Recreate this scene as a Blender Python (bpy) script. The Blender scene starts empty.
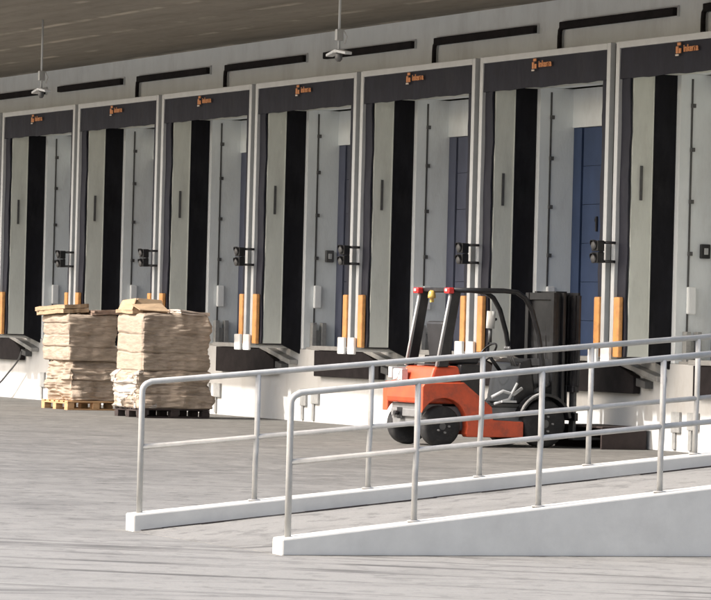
import bpy, bmesh, math, random
from mathutils import Vector, Matrix, noise as mnoise
random.seed(7)
scene = bpy.context.scene
COL = scene.collection
P = 3.6                      # distance between neighbouring docks (m)
WALL = 0.70                  # wall plane
DOORP = 1.20                 # plane of the dock doors

# ------------------------------------------------------------------ materials
def new_mat(name):
    m = bpy.data.materials.new(name); m.use_nodes = True
    nt = m.node_tree
    return m, nt, nt.nodes['Principled BSDF']

def mat(name, col, rough=0.6, metal=0.0, var=0.12, scale=6.0, stretch=(1, 1, 1), bump=0.0, bscale=40.0,
        dirt=None, dirt_amt=0.0, dirt_scale=2.0, spec=None, coat=0.0):
    """Principled surface with noise variation, optional stains and bump."""
    m, nt, b = new_mat(name)
    N, L = nt.nodes, nt.links
    tc = N.new('ShaderNodeTexCoord')
    mp = N.new('ShaderNodeMapping'); mp.inputs['Scale'].default_value = stretch
    L.new(tc.outputs['Object'], mp.inputs['Vector'])
    nz = N.new('ShaderNodeTexNoise'); nz.inputs['Scale'].default_value = scale
    nz.inputs['Detail'].default_value = 6; nz.inputs['Roughness'].default_value = 0.65
    L.new(mp.outputs['Vector'], nz.inputs['Vector'])
    rp = N.new('ShaderNodeMapRange')
    rp.inputs['From Min'].default_value = 0.3; rp.inputs['From Max'].default_value = 0.7
    rp.inputs['To Min'].default_value = 1 - var; rp.inputs['To Max'].default_value = 1 + var
    L.new(nz.outputs['Fac'], rp.inputs['Value'])
    mul = N.new('ShaderNodeVectorMath'); mul.operation = 'SCALE'
    mul.inputs[0].default_value = col[:3]
    L.new(rp.outputs['Result'], mul.inputs['Scale'])
    out = mul.outputs['Vector']
    if dirt is not None:
        nd = N.new('ShaderNodeTexNoise'); nd.inputs['Scale'].default_value = dirt_scale
        nd.inputs['Detail'].default_value = 8; nd.inputs['Roughness'].default_value = 0.7
        L.new(mp.outputs['Vector'], nd.inputs['Vector'])
        cr = N.new('ShaderNodeMapRange'); cr.inputs['From Min'].default_value = 0.5; cr.inputs['From Max'].default_value = 0.72
        cr.inputs['To Max'].default_value = dirt_amt
        L.new(nd.outputs['Fac'], cr.inputs['Value'])
        mx = N.new('ShaderNodeMix'); mx.data_type = 'RGBA'
        L.new(cr.outputs['Result'], mx.inputs['Factor'])
        L.new(out, mx.inputs['A']); mx.inputs['B'].default_value = (*dirt, 1)
        out = mx.outputs['Result']
    L.new(out, b.inputs['Base Color'])
    b.inputs['Roughness'].default_value = rough
    b.inputs['Metallic'].default_value = metal
    if spec is not None: b.inputs['Specular IOR Level'].default_value = spec
    b.inputs['Coat Weight'].default_value = coat
    if bump > 0:
        nb = N.new('ShaderNodeTexNoise'); nb.inputs['Scale'].default_value = bscale; nb.inputs['Detail'].default_value = 5
        L.new(mp.outputs['Vector'], nb.inputs['Vector'])
        bp = N.new('ShaderNodeBump'); bp.inputs['Strength'].default_value = bump; bp.inputs['Distance'].default_value = 0.02
        L.new(nb.outputs['Fac'], bp.inputs['Height']); L.new(bp.outputs['Normal'], b.inputs['Normal'])
    return m

M = {}
M['wall']   = mat('painted_wall', (.80, .84, .85), .75, var=.05, scale=2.5, dirt=(.42, .41, .39), dirt_amt=.35, dirt_scale=1.2, stretch=(1, 1, .35), bump=.15)
M['base']   = mat('white_base_wall', (.53, .535, .53), .7, var=.04, scale=3, dirt=(.36, .34, .31), dirt_amt=.5, dirt_scale=2.5, stretch=(1, 1, .45))
M['reveal'] = mat('pale_reveal', (.88, .90, .90), .6, var=.06, scale=3, stretch=(1, 1, .25), dirt=(.42, .42, .4), dirt_amt=.3)
M['beige']  = mat('beige_panel', (.70, .72, .66), .65, var=.07, scale=4, stretch=(1, 1, .3), dirt=(.36, .36, .32), dirt_amt=.35, dirt_scale=3, bump=.1)
M['pvc']    = mat('navy_curtain', (.013, .014, .026), .7, var=.25, scale=5, stretch=(1, 1, .5), dirt=(.06, .06, .07), dirt_amt=.4, bump=.25, bscale=9)
M['black']  = mat('black_fabric', (.008, .008, .011), .85, var=.5, scale=4, stretch=(1, 1, .4), dirt=(.03, .03, .034), dirt_amt=.5, dirt_scale=3, spec=.25, bump=.4, bscale=7)
M['alu']    = mat('aluminium_edge', (.62, .64, .65), .45, metal=.15, var=.06, scale=5)
M['grey']   = mat('grey_steel', (.36, .36, .35), .5, metal=.3, var=.15, scale=8, dirt=(.15, .14, .13), dirt_amt=.5, dirt_scale=6)
M['dkgrey'] = mat('dark_grey_steel', (.10, .10, .10), .55, metal=.2, var=.2, scale=9)
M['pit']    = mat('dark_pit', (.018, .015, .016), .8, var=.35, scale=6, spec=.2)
M['orange'] = mat('orange_guard', (.78, .38, .13), .5, var=.12, scale=9, dirt=(.30, .15, .07), dirt_amt=.5, dirt_scale=7)
M['logo']   = mat('orange_lettering', (.72, .30, .12), .5, var=.05)
M['logowhite'] = mat('pale_mark', (.75, .66, .58), .5, var=.05)
M['blockw'] = mat('white_block', (.80, .81, .80), .6, var=.05, dirt=(.4, .38, .35), dirt_amt=.3, dirt_scale=9)
M['doorblue'] = mat('blue_door', (.038, .064, .138), .5, var=.15, scale=4, stretch=(1, 1, .4))
M['doorslate'] = mat('slate_door', (.085, .095, .14), .55, var=.15, scale=4, stretch=(1, 1, .4))
M['doordark'] = mat('dark_door', (.055, .06, .085), .55, var=.15, scale=4, stretch=(1, 1, .4))
M['doorpale'] = mat('pale_door', (.55, .57, .57), .55, var=.08, scale=4, stretch=(1, 1, .4))
M['rubber'] = mat('black_rubber', (.016, .016, .017), .85, var=.3, scale=14, dirt=(.06, .055, .05), dirt_amt=.5, dirt_scale=10)
M['fblack'] = mat('black_paint', (.013, .013, .015), .38, var=.3, scale=9, dirt=(.05, .045, .04), dirt_amt=.3, dirt_scale=9)
M['forange'] = mat('orange_paint', (.56, .08, .028), .5, var=.14, scale=5, dirt=(.20, .055, .035), dirt_amt=.7, dirt_scale=6, coat=.05)
M['fgrey']  = mat('grey_casting', (.20, .20, .20), .5, metal=.2, var=.15, scale=9)
M['fgrey2'] = mat('pale_grey_paint', (.46, .47, .47), .45, var=.08, scale=9)
M['red']    = mat('red_lens', (.55, .03, .03), .25, var=.05)
M['pink']   = mat('pale_lens', (.75, .42, .42), .25, var=.05)
M['amber']  = mat('amber_lens', (.55, .38, .10), .3, var=.05)
M['whitep'] = mat('white_plastic', (.78, .78, .75), .4, var=.04)
M['galv']   = mat('galvanised_tube', (.40, .395, .375), .5, metal=.1, var=.15, scale=7, dirt=(.25, .24, .22), dirt_amt=.4, dirt_scale=5)
M['kerb']   = mat('white_kerb_paint', (.505, .495, .46), .8, var=.06, scale=5, dirt=(.40, .385, .36), dirt_amt=.4, dirt_scale=3.0, bump=.06, bscale=25)
M['wood']   = mat('pallet_wood', (.50, .30, .15), .75, var=.2, scale=5, stretch=(1, 1, 6), bump=.2)
M['wooddk'] = mat('dark_pallet_wood', (.035, .024, .022), .8, var=.3, scale=5)
M['roof']   = mat('roof_sheet', (.4, .4, .4), .6, var=.05)
M['film']   = mat('plastic_film', (.62, .57, .52), .3, var=.25, scale=8, bump=.5, bscale=14)
M['lamp']   = mat('lamp_white', (.42, .43, .43), .4, var=.06)
M['seat']   = mat('seat_vinyl', (.02, .02, .022), .5, var=.2)

def _film():
    m = M['film']; nt = m.node_tree; b = nt.nodes['Principled BSDF']; b.inputs['Alpha'].default_value = .55
_film()
def cardboard(name, col, var=.16):
    m = mat(name, col, .85, var=var, scale=9, stretch=(1, 1, 6), dirt=tuple(c * .38 for c in col), dirt_amt=.75, dirt_scale=4.5, bump=.3, bscale=25)
    return m
M['card']  = cardboard('cardboard', (.37, .298, .232), .35)
M['card2'] = cardboard('pale_cardboard', (.62, .52, .44))
M['card3'] = cardboard('dark_cardboard', (.30, .21, .16))
M['tan']   = cardboard('tan_carton', (.42, .30, .19), .2)

def ground_material():
    m, nt, b = new_mat('concrete_yard')
    N, L = nt.nodes, nt.links
    tc = N.new('ShaderNodeNewGeometry')
    def noise(scale, rot=0, stretch=(1, 1, 1), detail=7, rough=.65, loc=(0, 0, 0)):
        mp = N.new('ShaderNodeMapping'); mp.vector_type = 'TEXTURE'; mp.inputs['Rotation'].default_value = (0, 0, rot)
        mp.inputs['Scale'].default_value = stretch; mp.inputs['Location'].default_value = loc
        L.new(tc.outputs['Position'], mp.inputs['Vector'])
        n = N.new('ShaderNodeTexNoise'); n.inputs['Scale'].default_value = scale
        n.inputs['Detail'].default_value = detail; n.inputs['Roughness'].default_value = rough
        L.new(mp.outputs['Vector'], n.inputs['Vector'])
        return n.outputs['Fac']
    def rng(v, a, c, lo, hi):
        r = N.new('ShaderNodeMapRange'); r.interpolation_type = 'SMOOTHSTEP'
        for k, x in zip(('From Min', 'From Max', 'To Min', 'To Max'), (a, c, lo, hi)): r.inputs[k].default_value = x
        L.new(v, r.inputs['Value']); return r.outputs['Result']
    def mix(f, a, bcol):
        x = N.new('ShaderNodeMix'); x.data_type = 'RGBA'
        L.new(f, x.inputs['Factor'])
        if isinstance(a, tuple): x.inputs['A'].default_value = (*a, 1)
        else: L.new(a, x.inputs['A'])
        x.inputs['B'].default_value = (*bcol, 1)
        return x.outputs['Result']
    sp = N.new('ShaderNodeVectorMath'); sp.operation = 'DOT_PRODUCT'; L.new(tc.outputs['Position'], sp.inputs[0]); sp.inputs[1].default_value = (.9, -.43, 0)
    c = mix(rng(noise(.3), .35, .65, 0, 1), (0.105, 0.102, 0.095), (0.136, 0.132, 0.122))
    def mul(a, b):
        x = N.new('ShaderNodeMath'); x.operation = 'MULTIPLY'; L.new(a, x.inputs[0]); L.new(b, x.inputs[1]); return x.outputs[0]
    worn = rng(sp.outputs['Value'], 35, 44, .8, .38)      # the strip of yard in front of the ramp is paler and smoother
    near = rng(sp.outputs['Value'], 39.5, 41.5, .12, 1)
    c = mix(rng(sp.outputs['Value'], 26, 43, .12, 1), c, (0.202, 0.196, 0.181))
    c = mix(mul(rng(noise(.9, loc=(2, 6, 0)), .46, .62, 0, .6), worn), c, (0.082, 0.079, 0.073))
    c = mix(mul(rng(noise(2.6, loc=(3, 1, 0)), .50, .63, 0, .65), worn), c, (0.206, 0.200, 0.185))
    c = mix(mul(rng(noise(5, loc=(8, 1, 0)), .535, .63, 0, .8), worn), c, (0.060, 0.057, 0.052))
    c = mix(mul(rng(noise(60, loc=(1, 1, 0), detail=3), .45, .7, 0, .4), worn), c, (0.070, 0.067, 0.062))
    # tyre tracks: thin dark lines swinging past the foot of the ramp, and fainter ones toward the docks
    brk = rng(noise(.7, loc=(9, 3, 0)), .38, .6, .15, 1)
    c = mix(mul(mul(rng(noise(1.0, rot=.86, stretch=(9, .30, 1), detail=5, rough=.6), .57, .60, 0, .92), near), brk), c, (0.062, 0.058, 0.053))
    c = mix(mul(mul(rng(noise(1.0, rot=.92, stretch=(4, .16, 1), detail=5, loc=(5, 9, 0)), .60, .63, 0, .9), near), brk), c, (0.066, 0.062, 0.055))
    c = mix(mul(rng(noise(1.0, rot=1.25, stretch=(2.4, .35, 1), detail=5, loc=(1, 22, 0)), .56, .64, 0, .55), brk), c, (0.058, 0.055, 0.051))
    c = mix(rng(noise(1.0, rot=.9, stretch=(6, .5, 1), detail=5, loc=(15, 2, 0)), .55, .7, 0, .45), c, (0.214, 0.208, 0.194))
    L.new(c, b.inputs['Base Color'])
    b.inputs['Roughness'].default_value = .85
    bp = N.new('ShaderNodeBump'); bp.inputs['Strength'].default_value = .4; bp.inputs['Distance'].default_value = .03
    L.new(noise(5, detail=8), bp.inputs['Height']); L.new(bp.outputs['Normal'], b.inputs['Normal'])
    return m
M['ground'] = ground_material()

def ceiling_material():
    m, nt, b = new_mat('canopy_concrete')
    N, L = nt.nodes, nt.links
    tc = N.new('ShaderNodeTexCoord')
    def noise(scale, stretch, detail=6, loc=(0, 0, 0)):
        mp = N.new('ShaderNodeMapping'); mp.inputs['Scale'].default_value = stretch; mp.inputs['Location'].default_value = loc
        L.new(tc.outputs['Object'], mp.inputs['Vector'])
        n = N.new('ShaderNodeTexNoise'); n.inputs['Scale'].default_value = scale; n.inputs['Detail'].default_value = detail
        n.inputs['Roughness'].default_value = .65
        L.new(mp.outputs['Vector'], n.inputs['Vector']); return n.outputs['Fac']
    def rng(v, a, c, lo, hi):
        r = N.new('ShaderNodeMapRange')
        for k, x in zip(('From Min', 'From Max', 'To Min', 'To Max'), (a, c, lo, hi)): r.inputs[k].default_value = x
        L.new(v, r.inputs['Value']); return r.outputs['Result']
    def mix(f, a, bc):
        x = N.new('ShaderNodeMix'); x.data_type = 'RGBA'; L.new(f, x.inputs['Factor'])
        if isinstance(a, tuple): x.inputs['A'].default_value = (*a, 1)
        else: L.new(a, x.inputs['A'])
        x.inputs['B'].default_value = (*bc, 1); return x.outputs['Result']
    c = mix(rng(noise(1, (.25, 1.4, 1)), .35, .65, 0, 1), (.235, .212, .175), (.305, .277, .23))
    c = mix(rng(noise(1, (.5, 4, 1), loc=(4, 4, 0)), .5, .7, 0, .35), c, (.115, .10, .076))
    c = mix(rng(noise(3, (1, 2, 1), loc=(1, 8, 0)), .5, .8, 0, .4), c, (.13, .114, .09))
    # pale broken joints between the boards of the soffit, along the building
    sep = N.new('ShaderNodeSeparateXYZ'); L.new(tc.outputs['Object'], sep.inputs['Vector'])
    wob = N.new('ShaderNodeMath'); wob.operation = 'MULTIPLY_ADD'; L.new(noise(1, (.6, .2, 1), loc=(9, 0, 0)), wob.inputs[0]); wob.inputs[1].default_value = .12
    L.new(sep.outputs['Y'], wob.inputs[2])
    md = N.new('ShaderNodeMath'); md.operation = 'PINGPONG'; L.new(wob.outputs[0], md.inputs[0]); md.inputs[1].default_value = .6
    line = rng(md.outputs[0], .03, .10, 1, 0)
    brk = rng(noise(1, (.7, .7, 1), loc=(2, 5, 0)), .47, .6, 0, 1)
    mm = N.new('ShaderNodeMath'); mm.operation = 'MULTIPLY'; L.new(line, mm.inputs[0]); L.new(brk, mm.inputs[1])
    c = mix(mm.outputs[0], c, (.52, .47, .39))
    L.new(c, b.inputs['Base Color']); b.inputs['Roughness'].default_value = .85
    return m
M['ceiling'] = ceiling_material()

# ------------------------------------------------------------------ mesh builder
class MB:
    def __init__(self): self.bm = bmesh.new()
    def verts(self, pts): return [self.bm.verts.new(p) for p in pts]
    def box(self, a, b):
        x0, y0, z0 = a; x1, y1, z1 = b
        v = self.verts([(x0,y0,z0),(x1,y0,z0),(x1,y1,z0),(x0,y1,z0),(x0,y0,z1),(x1,y0,z1),(x1,y1,z1),(x0,y1,z1)])
        for f in ((0,3,2,1),(4,5,6,7),(0,1,5,4),(1,2,6,5),(2,3,7,6),(3,0,4,7)): self.bm.faces.new([v[i] for i in f])
        return self
    def prism(self, pts, ext):
        """polygon (3-D points) pushed along ext"""
        e = Vector(ext); n = len(pts)
        a = self.verts(pts); b = self.verts([Vector(p) + e for p in pts])
        f1 = self.bm.faces.new(a); f2 = self.bm.faces.new(b[::-1])
        for i in range(n): self.bm.faces.new([a[i], b[i], b[(i+1) % n], a[(i+1) % n]])
        return self
    def tube(self, pts, r, n=10, cap=True):
        pts = [Vector(p) for p in pts]; rings = []
        rr = r if isinstance(r, (list, tuple)) else [r] * len(pts)
        prev = None
        for i, p in enumerate(pts):
            if i == 0: t = pts[1] - p
            elif i == len(pts)-1: t = p - pts[i-1]
            else: t = (pts[i+1]-p).normalized() + (p-pts[i-1]).normalized()
            t.normalize()
            if prev is None:
                u = t.cross(Vector((0,0,1)) if abs(t.z) < .9 else Vector((1,0,0))).normalized()
            else:
                u = (prev - t * prev.dot(t)).normalized()
            prev = u; w = t.cross(u)
            rings.append(self.verts([p + (u*math.cos(2*math.pi*k/n) + w*math.sin(2*math.pi*k/n)) * rr[i] for k in range(n)]))
        for a, b in zip(rings, rings[1:]):
            for k in range(n):
                f = self.bm.faces.new([a[k], a[(k+1)%n], b[(k+1)%n], b[k]]); f.smooth = True
        if cap:
            self.bm.faces.new(rings[0][::-1]); self.bm.faces.new(rings[-1])
        return self
    def lathe(self, c, axis, prof, n=28):
        """profile of (radius, height along axis)"""
        c = Vector(c); t = Vector(axis).normalized()
        u = t.cross(Vector((0,0,1)) if abs(t.z) < .9 else Vector((1,0,0))).normalized(); w = t.cross(u)
        rings = [self.verts([c + t*h + (u*math.cos(2*math.pi*k/n) + w*math.sin(2*math.pi*k/n))*r for k in range(n)]) for r, h in prof]
        for a, b in zip(rings, rings[1:]):
            for k in range(n): self.bm.faces.new([a[k], a[(k+1)%n], b[(k+1)%n], b[k]]).smooth = True
        self.bm.faces.new(rings[0][::-1]); self.bm.faces.new(rings[-1])
        return self
    def slab(self, x0, x1, y0, y1, z, t, jit=.02, wav=.01, seed=0, rot=0, n=10, warp=1.0):
        """one floppy sheet with an uneven outline and a wavy surface"""
        rnd = random.Random(seed); g = n + 1
        cx, cy = (x0+x1)/2, (y0+y1)/2; c, s = math.cos(rot), math.sin(rot)
        top, bot = [], []
        for j in range(g):
            for i in range(g):
                u, v = i/n, j/n
                x, y = x0+(x1-x0)*u, y0+(y1-y0)*v
                if i in (0, n): x += rnd.uniform(-jit, jit)
                if j in (0, n): y += rnd.uniform(-jit, jit)
                dx, dy = x-cx, y-cy; x, y = cx+dx*c-dy*s, cy+dx*s+dy*c
                h = wav * mnoise.noise(Vector((x*3.1*warp, y*3.1*warp, seed*.37))) * 2 + wav * .7 * mnoise.noise(Vector((x*9, y*9, seed*.6)))
                top.append((x, y, z+t+h)); bot.append((x, y, z+h*.9))
        T = self.verts(top); B = self.verts(bot)
        id_ = lambda i, j: j*g+i
        for j in range(n):
            for i in range(n):
                self.bm.faces.new([T[id_(i,j)], T[id_(i+1,j)], T[id_(i+1,j+1)], T[id_(i,j+1)]])
                self.bm.faces.new([B[id_(i,j)], B[id_(i,j+1)], B[id_(i+1,j+1)], B[id_(i+1,j)]])
        ring = [id_(i,0) for i in range(n)] + [id_(n,j) for j in range(n)] + [id_(i,n) for i in range(n,0,-1)] + [id_(0,j) for j in range(n,0,-1)]
        for a, b in zip(ring, ring[1:]+ring[:1]): self.bm.faces.new([B[a], B[b], T[b], T[a]])
        return self
    def shift(self, v):
        bmesh.ops.translate(self.bm, vec=Vector(v), verts=self.bm.verts); return self
    def build(self, name, m, parent=None, bevel=0, loc=None, origin=None):
        if origin is not None: self.shift(-Vector(origin))
        bmesh.ops.recalc_face_normals(self.bm, faces=self.bm.faces)
        me = bpy.data.meshes.new(name); self.bm.to_mesh(me); self.bm.free()
        me.materials.append(M[m] if isinstance(m, str) else m)
        o = bpy.data.objects.new(name, me); COL.objects.link(o)
        if parent: o.parent = parent
        if loc is not None: o.location = loc
        if bevel:
            md = o.modifiers.new('bevel', 'BEVEL'); md.width = bevel; md.segments = 2; md.limit_method = 'ANGLE'; md.angle_limit = math.radians(40)
        return o

def tag(o, label=None, cat=None, group=None, kind=None):
    if label: o['label'] = label
    if cat: o['category'] = cat
    if group: o['group'] = group
    if kind: o['kind'] = kind
    return o
def empty(name, loc, label, cat, group=None):
    o = bpy.data.objects.new(name, None); COL.objects.link(o); o.location = loc
    o.empty_display_size = .2
    return tag(o, label, cat, group)
def copy_tree(o, parent=None):
    c = o.copy(); COL.objects.link(c)
    if parent: c.parent = parent
    for ch in list(o.children): copy_tree(ch, c)
    return c
def text_mesh(name, body, size, m, parent, x, y, z, bold=.0, rotz=0.0):
    cu = bpy.data.curves.new(name, 'FONT'); cu.body = body; cu.size = size; cu.extrude = .004; cu.align_x = 'LEFT'; cu.offset = bold
    tmp = bpy.data.objects.new(name, cu); COL.objects.link(tmp)
    bpy.context.view_layer.update()
    me = bpy.data.meshes.new_from_object(tmp.evaluated_get(bpy.context.evaluated_depsgraph_get()))
    bpy.data.objects.remove(tmp); bpy.data.curves.remove(cu)
    R = Matrix.Translation((x, y, z)) @ Matrix.Rotation(rotz, 4, 'Z') @ Matrix.Rotation(math.radians(90), 4, 'X')
    me.transform(R); me.materials.clear(); me.materials.append(M[m]); me.name = name
    o = bpy.data.objects.new(name, me); COL.objects.link(o); o.parent = parent
    return o

# ------------------------------------------------------------------ setting: ground
g = MB(); v = g.verts([(-900,-900,0),(900,-900,0),(900,900,0),(-900,900,0)]); g.bm.faces.new(v)
tag(g.build('ground', 'ground'), kind='structure')

# ------------------------------------------------------------------ warehouse building
KS = list(range(-2, 8))                   # bays cut in the wall
X0, X1 = -36.0, 46.0
ZC = 5.86                                 # soffit height
OPL, OPR, OPT, OPB = .40, 3.25, 4.72, 1.10  # wall opening of one bay
bld = empty('warehouse_building', (0, WALL, 0), 'long pale warehouse wall with a row of loading docks under a concrete canopy', 'warehouse')
BO = (0, WALL, 0)
w = MB()
w.box((X0, WALL, OPT), (X1, WALL+.35, 9.0))                                 # band above the docks
edges = [X0] + [e for k in KS for e in (k*P+OPL, k*P+OPR)] + [X1]
for a, b in zip(edges[0::2], edges[1::2]): w.box((a, WALL, OPB), (b, DOORP+.15, OPT-.002))   # piers
for k in KS:                                                                # white wall above each door
    w.box((k*P+OPL, DOORP, 4.2), (k*P+OPR, DOORP+.15, OPT-.003))
w.build('wall', 'wall', bld, origin=BO)
b_ = MB(); b_.box((X0, WALL-.012, 0), (X1, DOORP+.15, OPB-.004)); b_.build('base_wall', 'base', bld, bevel=.01, origin=BO)
r_ = MB(); r_.box((X0, WALL+.36, 9.0), (X1, 40, 9.3)); r_.box((X0, 39.6, 0), (X1, 40, 8.99)); r_.box((X0,WALL+.36,0),(X0+.3,39.59,8.99)); r_.box((X1-.3,WALL+.36,0),(X1,39.59,8.99))
r_.build('roof', 'roof', bld, origin=BO)
c_ = MB(); c_.box((X0, -5.25, ZC), (X1, WALL-.003, ZC+.45)); c_.build('canopy', 'ceiling', bld, origin=BO)
DOORM = {4: 'doorslate', 5: 'doorblue', 2: 'doordark', 3: 'doordark', 6: 'doorpale', 7: 'doorpale'}
for k in KS:
    d = MB(); x = k*P
    for i in range(6):                                                       # horizontal door sections
        d.box((x+OPL+.26, DOORP+.03, OPB+.002+i*.516), (x+OPR-.02, DOORP+.075, OPB+.002+(i+1)*.516-.006))
    d.box((x+OPL+.25, DOORP+.076, OPB+.002), (x+OPR-.01, DOORP+.09, 4.198))
    do = d.build('door', DOORM.get(k, 'doordark'), bld, origin=BO)
    if k == 5: do['label'] = 'bright blue dock door'
    s = MB(); s.box((x+OPL+.003, DOORP+.02, OPB+.002), (x+OPL+.22, DOORP+.1, 4.197))
    s.build('door_frame', ('doorblue' if k == 5 else 'doorslate') if k != 6 else 'grey', do, origin=BO)
    h = MB(); h.box((x+OPL+.66, DOORP+.0, 2.80), (x+OPL+.69, DOORP+.028, 3.0)); h.box((x+OPL+.62, DOORP+.01, 2.93), (x+OPL+.659, DOORP+.028, 2.97)); h.build('door_handle', 'fblack', do, origin=BO, bevel=.005)
    gd = MB(); gd.box((x+OPL+.003, .85, OPB+.4), (x+OPL+.012, .875, 4.66))
    for z in (1.8, 2.45, 3.1, 3.75, 4.3): gd.box((x+OPL+.004, .845, z), (x+OPL+.04, .90, z+.05))
    gd.build('door_guide', 'dkgrey', bld, origin=BO)
    gp = MB(); gp.box((x+OPL+.003, .80, OPB+.003), (x+OPL+.1, .87, 1.5)); gp.box((x+OPL+.003, .96, OPB+.003), (x+OPL+.1, 1.03, 1.5)); gp.box((x+OPL+.003, .875, OPB+.003), (x+OPL+.05, .955, 1.38))
    gp.build('guide_foot', 'grey', bld, origin=BO, bevel=.006)
    bx = MB(); bx.box((x+OPL+.003, .84, 1.72), (x+OPL+.06, .96, 2.06)); bx.build('control_box', 'reveal', bld, origin=BO, bevel=.015)
    if k in (3, 6):
        cs = MB(); cs.box((x+OPL+.003, 1.02, 2.42), (x+OPL+.06, 1.15, 2.6)); cs.build('push_button_box', 'dkgrey' if k == 3 else 'fblack', bld, origin=BO, bevel=.01)
        cb = MB(); cb.box((x+OPL+.061, 1.055, 2.47), (x+OPL+.072, 1.11, 2.55)); cb.build('button', 'fgrey2', bld, origin=BO, bevel=.003)
    # rain gutter above the dock with a short downpipe at its far end
    gt = MB(); gt.box((x+1.0, WALL-.09, 5.45), (x+3.9, WALL-.003, 5.55))
    go = gt.build('gutter', 'pit', bld, origin=BO, bevel=.012)
    ed = MB(); ed.box((x+.98, WALL-.03, 5.562), (x+3.92, WALL-.003, 5.578)); ed.box((x+3.902, WALL-.03, 5.44), (x+3.92, WALL-.003, 5.56))
    ed.build('gutter_trim', 'alu', go, origin=BO)
    if k not in (3, 0):
        dp = MB(); dp.tube([(x+1.12, WALL-.05, 5.50), (x+1.02, WALL-.05, 5.49), (x+.97, WALL-.05, 5.44), (x+.96, WALL-.05, 5.36), (x+.96, WALL-.05, 5.05)], .032, 10)
        dp.build('downpipe', 'pit', go, origin=BO)

# ------------------------------------------------------------------ dock shelters
def make_shelter():
    t = empty('dock_shelter', (0, 0, 0), 'x', 'dock shelter', 'dock shelters along the warehouse wall')
    B, T = 1.15, 5.10
    f = MB()
    f.box((.0, -.02, B), (.085, .06, T)); f.box((3.375, -.02, B), (3.46, .06, T)); f.box((.086, -.02, T-.085), (3.374, .06, T))
    f.build('frame', 'alu', t, bevel=.008)
    sd = MB()
    sd.box((.012, .062, B), (.05, WALL-.003, T-.01)); sd.box((3.41, .062, B), (3.448, WALL-.003, T-.01)); sd.box((.051, .062, T-.05), (3.409, WALL-.003, T-.012))
    sd.build('side_wall', 'dkgrey', t)
    # header curtain, slightly billowed
    hc = MB(); n = 24; a = []; b = []
    for i in range(n+1):
        x = .087 + (3.373-.087)*i/n
        wv = .012*math.sin(i*1.3)+.01*math.sin(i*.55+1)
        a.append((x, .0+wv*.3, T-.087)); b.append((x, -.012+wv, 4.63+.005*math.sin(i*.9)+.003*math.sin(i*2.1)))
    va = hc.verts(a); vb = hc.verts(b); vc = hc.verts([(p[0], p[1]+.03, p[2]) for p in a]); vd = hc.verts([(p[0], p[1]+.03, p[2]) for p in b])
    for i in range(n):
        for q in ((va,vb),(vd,vc),(vb,vd),(vc,va)): hc.bm.faces.new([q[0][i], q[1][i], q[1][i+1], q[0][i+1]])
    for i in (0, n): hc.bm.faces.new([va[i], vb[i], vd[i], vc[i]])
    hc.build('header_curtain', 'pvc', t)
    for xa, xb, fl in ((.087, .295, 1), (3.20, 3.373, -1)):
        c = MB(); n = 30; rows = []
        for i in range(n+1):
            z = B+.02 + (4.66-B-.02)*i/n
            e = .008*math.sin(i*.8+xa)+.006*math.sin(i*1.9)
            x0, x1 = (xa, xb+e) if fl > 0 else (xa+e, xb)
            y = .004*math.sin(i*.6)
            rows.append(c.verts([(x0, .034+y, z), (x1, .034+y*2, z), (x1, .058+y*2, z), (x0, .058+y, z)]))
        for p, q in zip(rows, rows[1:]):
            for j in range(4): c.bm.faces.new([p[j], p[(j+1)%4], q[(j+1)%4], q[j]])
        c.bm.faces.new(rows[0]); c.bm.faces.new(rows[-1])
        c.build('side_curtain', 'pvc', t)
    ip = MB(); ip.box((.265, .075, 1.17), (.30, .375, 4.72)); ip.box((.301,.355,1.17),(.312,.372,4.72)); ip.build('inner_panel', 'beige', t, bevel=.006)
    sl = MB(); sl.box((.3015, .19, 3.12), (.318, .225, 3.55)); sl.build('panel_strap', 'dkgrey', t)
    bk = MB(); bk.prism([(.262, .376, 1.16), (.262, WALL-.004, 1.02), (.262, WALL-.004, 4.74), (.262, .376, 4.74)], (.048, 0, 0)); bk.build('inner_lining', 'black', t)
    tp = MB(); tp.box((.311, .1, 4.70), (3.18, WALL-.005, 4.745)); tp.build('inner_panel', 'beige', t)  # top lining, coloured pale so it brightens the recess
    tp = MB(); tp.box((3.19, .08, 1.17), (3.23, WALL-.004, 4.69)); tp.build('inner_panel', 'beige', t)  # right side, out of sight, coloured pale to bounce light into the recess
    for x0, x1 in ((.11, .25), (3.22, 3.35)):
        og = MB(); og.box((x0, -.035, 1.16), (x1, .03, 1.91)); og.build('corner_guard', 'orange', t, bevel=.015)
    for x0 in (-.10, -.42):
        k_ = MB(); k_.box((x0, -.085, 1.06), (x0+.21, -.04, 1.30)); k_.box((x0+.06, -.039, 1.10), (x0+.15, WALL-.006, 1.145))
        k_.build('bumper_block', 'blockw', t, bevel=.012)
    lg = MB(); lg.box((1.47, -.04, 4.87), (1.52, -.03, 4.955)); lg.box((1.535, -.04, 4.87), (1.585, -.03, 4.93)); lg.box((1.50, -.04, 4.965), (1.575, -.03, 5.0)); lg.build('logo_mark', 'logo', t)
    lg = MB(); lg.box((1.46, -.04, 4.84), (1.53, -.03, 4.86)); lg.build('logo_mark', 'logowhite', t)
    text_mesh('lettering', 'inkema', .118, 'logo', t, 1.64, -.034, 4.885, bold=.003)
    return t
SH_LABEL = {
 -1: 'dark dock shelter cut off by the left edge of the picture',
 0: 'dark dock shelter with pale inner panel, farthest one shown whole, left of the cardboard',
 1: 'dark dock shelter rising above the gap between the two cardboard stacks',
 2: 'dark dock shelter just to the right of the cardboard stacks',
 3: 'dark dock shelter directly under the larger hanging ceiling lamp',
 4: 'dark dock shelter behind the red tail lights of the forklift',
 5: 'dark dock shelter framing the bright blue door behind the forklift mast',
 6: 'largest dark dock shelter, cut off by the right edge of the picture'}
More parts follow.
